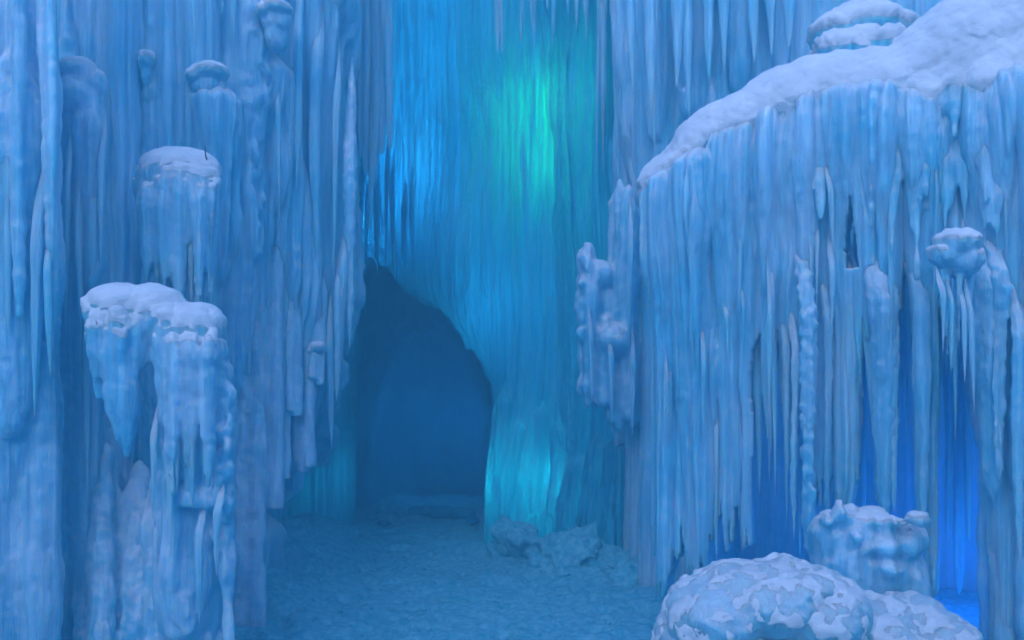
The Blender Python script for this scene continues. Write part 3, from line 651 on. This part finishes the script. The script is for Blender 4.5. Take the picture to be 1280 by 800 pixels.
for k in range(34):                          # short flared teeth right under the snow
    if k < 12: cone(bm, P(804 + 3 * k, 226 - k, KY(805) + 0.1), P(805 + 3 * k, 330 + 17 * (k % 4), KY(805) + 0.1), 8 * 5.7 / F, 0.01, 1.0, k + 60, .6)
    x = rk.uniform(1000, 1330); y0 = ridge_y(x) + 12; Y = KY(x) + rk.uniform(-0.06, 0.04)
    cone(bm, P(x, y0, Y + 0.12), P(x + rk.uniform(-3, 3), y0 + rk.uniform(70, 260), Y - 0.03), rk.uniform(9, 22) * Y / F, 0.008, 1.0, k + 300, rk.uniform(.8, 1.3))
kb = fuse("ice_body", bm, ICE, K_, voxel=0.013, lump=0.03, lscale=0.3, fine=0.006, streak=0.003, seed=4, smooth=16)
def ledge_only(x, y, z):
    px = 640 + F * x / y; py = HZ - F * (z - CH) / y
    ry = np.interp(px, [r[0] for r in RID[:NR]], [r[1] for r in RID[:NR]])
    hh = np.interp(px, [805, 860, 900, 1000, 1060, 1130, 1165, 1280], [2, 0, 0, 6, 14, 10, 48, 72]) + 26 * (fbr(px / 22, px * 0, z * 8 + y * 2) - 0.5)
    return (ry + hh - py) / 20.0
snow_on(kb, K_, thr=lambda x, y: -0.2 - 0.5 * sst(640 + F * x / y, 860, 960), th=0.03, namp=0.6, nscale=0.10, seed=2, xyz=ledge_only, soft=0.4, minf=600)
LONG = [(822, 470, 828, 770, 46, 0.1, 0, .30, .35), (806, 300, 812, 640, 30, 0.2, 0, .4, .1), (868, 430, 872, 722, 52, -0.05, .01, .4, .15), (848, 520, 850, 745, 24, 0.1, 0, .4, .2), (908, 410, 913, 706, 30, 0, .006, .5, .2), (932, 380, 932, 700, 22, -.05, .008, .35, .3),
        (895, 560, 897, 700, 14, .1, 0, .5, .2), (958, 420, 962, 570, 20, .1, 0, .8, 0), (966, 450, 968, 620, 12, .05, 0, .7, 0), (981, 420, 983, 660, 14, .08, .008, .7, 0), (994, 440, 995, 675, 13, 0, .012, .6, 0),
        (1007, 330, 1013, 696, 22, -.05, .03, .3, .3), (1035, 380, 1032, 645, 15, .05, .008, .5, .1), (1046, 380, 1048, 640, 18, .15, 0, .3, .3), (1062, 340, 1062, 650, 34, .12, 0, .2, .6), (1100, 330, 1107, 655, 44, -.03, .018, .5, .3),
        (1118, 400, 1118, 640, 18, 0, .012, .5, .2), (1086, 400, 1094, 600, 18, .05, 0, .7, 0), (1150, 340, 1153, 660, 32, 0, .01, .55, .1), (1165, 320, 1166, 760, 26, .12, .006, .2, .5), (1140, 360, 1150, 560, 20, .1, 0, .6, .1),
        (1196, 400, 1192, 560, 12, .05, 0, .7, 0), (1184, 360, 1180, 470, 14, .1, 0, .8, 0), (1210, 360, 1216, 500, 18, 0, 0, .8, 0), (1236, 320, 1242, 628, 46, -.05, .018, .4, .35), (1252, 330, 1250, 600, 24, -.1, .02, .5, .3),
        (1262, 300, 1260, 860, 60, .15, 0, .1, .8), (1240, 520, 1244, 860, 44, .25, 0, .1, .8), (1290, 300, 1292, 860, 60, .05, 0, .1, .8), (1278, 380, 1276, 700, 24, -.1, .01, .5, .2)]
SL = [(800, 640), (812, 745), (838, 745), (846, 700), (858, 725), (885, 715), (893, 640), (905, 690), (935, 690), (938, 440), (948, 430), (958, 560), (968, 440), (985, 620), (992, 500), (1003, 450), (1010, 690), (1020, 640), (1050, 650), (1072, 640), (1078, 440), (1088, 430), (1096, 640), (1116, 640), (1124, 400), (1138, 370), (1146, 640), (1168, 760), (1174, 380), (1190, 470), (1200, 360), (1224, 400), (1232, 620), (1240, 900), (1400, 900)]
def curtain_hole(PX, PY):
    px = PX + 5 * (vn(PY / 60, PX / 300, 3.) - .5)
    yb = np.interp(px, [a for a, _ in SL], [b for _, b in SL]) - 60 * np.abs(2 * vn(px / 5.0, 0 * px, 8.) - 1) * (px < 1236)
    slot = (np.abs(px - 1066 - (PY - 290) * 0.03) < 10 * sst(PY, 225, 320)) & (PY > 225) & (PY < 338)
    slit2 = (np.abs(px - 1180 - (PY - 420) * 0.08) < 6 * sst(PY, 370, 460)) & (PY > 370)
    return (PY > yb) | slot | slit2
ycs = [(px, KY(px) + 0.13) for px in (790, 860, 930, 1000, 1070, 1140, 1210, 1280, 1350, 1420, 1500, 1600)]
kl = [(z, [xy(a, b) for a, b in ycs]) for z in (-0.2, 3.4)]
def ktop(PX, PY, U, Z):                      # the sheet leans back into the ledge at its top and bulges below it
    y0 = np.interp(PX, [r[0] for r in RID[:NR]], [r[1] for r in RID[:NR]])
    y0 = y0 + np.interp(PX, [1120, 1165, 1300], [0, 50, 55]); t = (PY - y0) / 100.0
    return 0.13 * np.exp(-((t - 0.6) / 0.9) ** 2) - 0.5 * sst(-t, -0.1, 0.6) - 0.05 * sst(t, 1.5, 4) - 0.5 * sst(-(PX - 800), -26, 10) 
kfl = [(3.4, (0.07, 0.18), (1.0, 3.4), (3.2, 4.0), 0.80, 0.12, (0.4, 0.9)), (9, (0.03, 0.085), (0.7, 2.8), (2.5, 3.7), 0.7, 0.30, (0.5, 1.0)), (12, (0.008, 0.024), (0.3, 1.5), (0.6, 3.2), 1.0, 0.4, (0.4, 1.0))]
exk = [(xt, ridge_y(xt) - 30, xb, yb + 20, wd * 1.1, wd / F * 5 * 0.45, 0.02, 0.25, kn * .7) for (xt, yt, xb, yb, wd, dy, kn, tp, bl) in LONG if wd > 17]
wall("curtain", kl, -0.2, 3.35, du=0.006, dz=0.018, thick=0.16, layers=kfl, extra=exk, seed=91, parent=K_, hole=lambda a, b: curtain_hole(a, b) | (b < np.interp(a, [r[0] for r in RID[:NR]], [r[1] for r in RID[:NR]]) + np.interp(a, [1120, 1165, 1300], [0, 50, 55])) | (a < 806), push=ktop, crease=0.015)
# separate long icicles
for j, (xt, yt, xb, yb, wd, dy, kn, tp, bl) in enumerate(LONG):
    if wd > 17 and xt < 940: continue
    icicle(K_, xt, yt - 120, xb, yb, wd * 0.85, KY(xt) + dy + 0.04, 500 + j, taper=tp, blunt=bl, knob=kn, lobes=0.14, deep=0.20)
for j in range(34):
    x = rk.uniform(818, 1290); 
    if gap_y(x): continue
    y0 = ridge_y(x) + rk.uniform(60, 220); L = rk.uniform(90, 260)
    icicle(K_, x, y0, x + rk.uniform(-3, 3), min(y0 + L, 560), rk.uniform(5, 13), KY(x) + rk.uniform(-0.04, 0.1), 700 + j, taper=rk.uniform(.6, 1), knob=rk.choice([0, 0, .006]))

# ---- small mound on the right with its own drips
bits = [('e', 1195, 305, 27, 17, 0, .14), ('e', 1180, 318, 16, 16, 0, .1), ('e', 1200, 325, 26, 22, 0.02, .14)]
for k in range(9):
    x = rk.uniform(1174, 1216); bits.append(('c', x, 310, x + (1196 - x) * .2, rk.uniform(370, 450), rk.uniform(10, 20), rk.uniform(-.05, .1), .8))
m2, _ = pillar("ice_mound", "small round frosty mound halfway down the curtain near the right edge", "ice mound", bits, 19, 4.75, snow=dict(thr=0.2, th=0.012, namp=.2), lump=0.01, voxel=0.01)
for (x, yt, yb, wd) in [(1177, 330, 440, 8), (1190, 335, 470, 8), (1206, 335, 480, 9), (1216, 330, 520, 8)]:
    icicle(m2, x, yt, x + 1, yb, wd * 1.4, 4.68, x, taper=.8)

# ---- lumps and boulder at bottom right
bits = [('e', 1035, 672, 24, 34, 0, .15), ('e', 1062, 662, 26, 30, 0, .15), ('e', 1090, 665, 28, 32, 0, .16), ('e', 1125, 675, 28, 26, 0, .14), ('e', 1142, 672, 16, 18, 0, .1), ('e', 1080, 710, 60, 46, 0.05, .2), ('e', 1050, 700, 36, 50, 0, .18), ('e', 1120, 730, 40, 60, .1, .2), ('e', 1085, 780, 70, 60, .1, .25)]
for k in range(16): bits.append(('e', rk.uniform(1018, 1150), rk.uniform(640, 720), rk.uniform(8, 15), rk.uniform(7, 13), rk.uniform(-.18, -.08), .06))
pillar("ice_lump", "cauliflower-like pale ice lump standing behind the patchy snow boulder", "ice lump", bits, 23, 4.75, snow=dict(thr=0.55, th=0.01), lump=0.02, lscale=.08, streak=0)
bits = [('e', 950, 745, 80, 42, 0, .4), ('e', 890, 770, 60, 50, -.05, .35), ('e', 985, 725, 56, 24, 0, .35), ('e', 1010, 760, 70, 50, 0, .4), ('e', 925, 725, 45, 22, 0, .3), ('e', 1090, 790, 80, 46, 0.05, .35), ('e', 1140, 770, 44, 26, 0.1, .3), ('e', 1170, 800, 50, 36, 0, .3), ('e', 950, 860, 150, 90, 0, .5), ('e', 1100, 880, 130, 90, 0, .5), ('e', 850, 800, 36, 40, 0, .25), ('e', 1200, 840, 50, 50, 0, .3)]
bo, bb = pillar("ice_boulder", "big rounded ice boulder mottled with patches of snow in the bottom right foreground", "ice boulder", bits, 29, 4.35, lump=0.03, lscale=.14, streak=0, fine=0.012, fscale=0.05, mat=BARE, voxel=0.012)
snow_on(bb, bo, thr=-0.85, th=0.006, namp=.4, holes=0.365, hscale=0.042, seed=6, soft=0.7, name="snow_patch")

# ---- snow crumbs on the floor
bm = bmesh.new(); rc = random.Random(4)
for k in range(420):
    Y = rc.uniform(5.4, 8.6); x = rc.uniform(-1.5, 0.9) * Y / 7; r = rc.uniform(.006, .02)
    g = bmesh.ops.create_icosphere(bm, subdivisions=1, radius=r)
    ix, iy = np.argmin(abs(gxs - x)), np.argmin(abs(gys - Y)); zz = GZ[iy, ix]
    for v in g['verts']: v.co = Vector((v.co.x * rc.uniform(.8, 1.4) + x, v.co.y + Y, v.co.z * .7 + zz + r * .3))
me = bpy.data.meshes.new("snow_crumbs"); bm.to_mesh(me); bm.free(); me.materials.append(FLOOR)
o = bpy.data.objects.new("snow_crumbs", me); COL.objects.link(o); tag(o, "scattered snow crumbs on the trodden floor before the arch", "snow crumbs", kind="stuff")

# ================================================================== cold mist hanging in the air
bm = bmesh.new(); bmesh.ops.create_cube(bm, size=1.0)
me = bpy.data.meshes.new("haze"); bm.to_mesh(me); bm.free()
hz = bpy.data.objects.new("haze", me); COL.objects.link(hz); hz.scale = (122, 122, 9.5); hz.location = (0, 0, 9.5 / 2 - 1.3)
tag(hz, kind="stuff")
m = bpy.data.materials.new("haze_air"); m.use_nodes = True; t = m.node_tree
t.nodes.remove(t.nodes["Principled BSDF"]); pv = t.nodes.new("ShaderNodeVolumePrincipled")
pv.inputs["Color"].default_value = (0.12, 0.70, 0.95, 1); pv.inputs["Density"].default_value = 0.035
pv.inputs["Density"].default_value = 0.070
t.links.new(pv.outputs[0], t.nodes["Material Output"].inputs["Volume"]); me.materials.append(m)
cy.volume_bounces = 0

# ================================================================== LAMPS frozen into the ice, plus added fill lights
def area(name, loc, rot, sx, sy, col, e):
    l = bpy.data.lights.new(name, 'AREA'); l.shape = 'RECTANGLE'; l.size = sx; l.size_y = sy; l.color = col; l.energy = e
    o = bpy.data.objects.new(name, l); COL.objects.link(o); o.location = loc; o.rotation_euler = rot; return o
def point(name, loc, col, e, r=0.05):
    l = bpy.data.lights.new(name, 'POINT'); l.color = col; l.energy = e; l.shadow_soft_size = r
    o = bpy.data.objects.new(name, l); COL.objects.link(o); o.location = loc; return o
FR = (R(90), 0, 0)
point("green_lamp", P(708, 130, 9.0), (0.0, 1.0, 0.25), 2.2, .08)
point("green_lamp", P(668, 150, 9.25), (0.0, 1.0, 0.3), 1.5, .08)
point("green_lamp", P(694, 215, 9.05), (0.0, 1.0, 0.3), 1.7, .08)
FR = (R(90), 0, 0)
area("blue_light", P(553, 10, 9.92), FR, 0.8, 2.2, (1.0, 0.60, 0.90), 15)
point("blue_light", P(640, 380, 9.45), (0.0, 0.45, 0.9), 3, .1)
area("white_lamp", P(482, 245, 9.75), FR, 0.45, 0.7, (1.0, 0.62, 1.0), 24)
point("cyan_light", P(634, 600, 9.1), (0.0, 0.8, 0.9), 1.3, .05)
point("cyan_light", P(684, 600, 8.95), (0.0, 0.8, 0.9), 1.3, .05)
point("cave_fill", (-0.9, 12.0, 0.9), (0.0, 0.40, 1.0), 1.9, .15)  # fill light added to brighten the dark tunnel
point("blue_light", P(1210, 690, 6.4), (0.0, 0.16, 1.0), 4.5, .15)
point("blue_light", P(975, 700, 6.2), (0.0, 0.35, 1.0), .35, .06)
point("blue_light", P(1268, 740, 5.35), (0.0, 0.25, 1.0), 3, .08)  # added light, stands in for the recess lamp's blue scatter in this column
point("cyan_light", P(385, 590, 9.75), (0.0, 0.6, 0.9), 1.0, .08)  # faint fill light added to lift the dark wall left of the arch
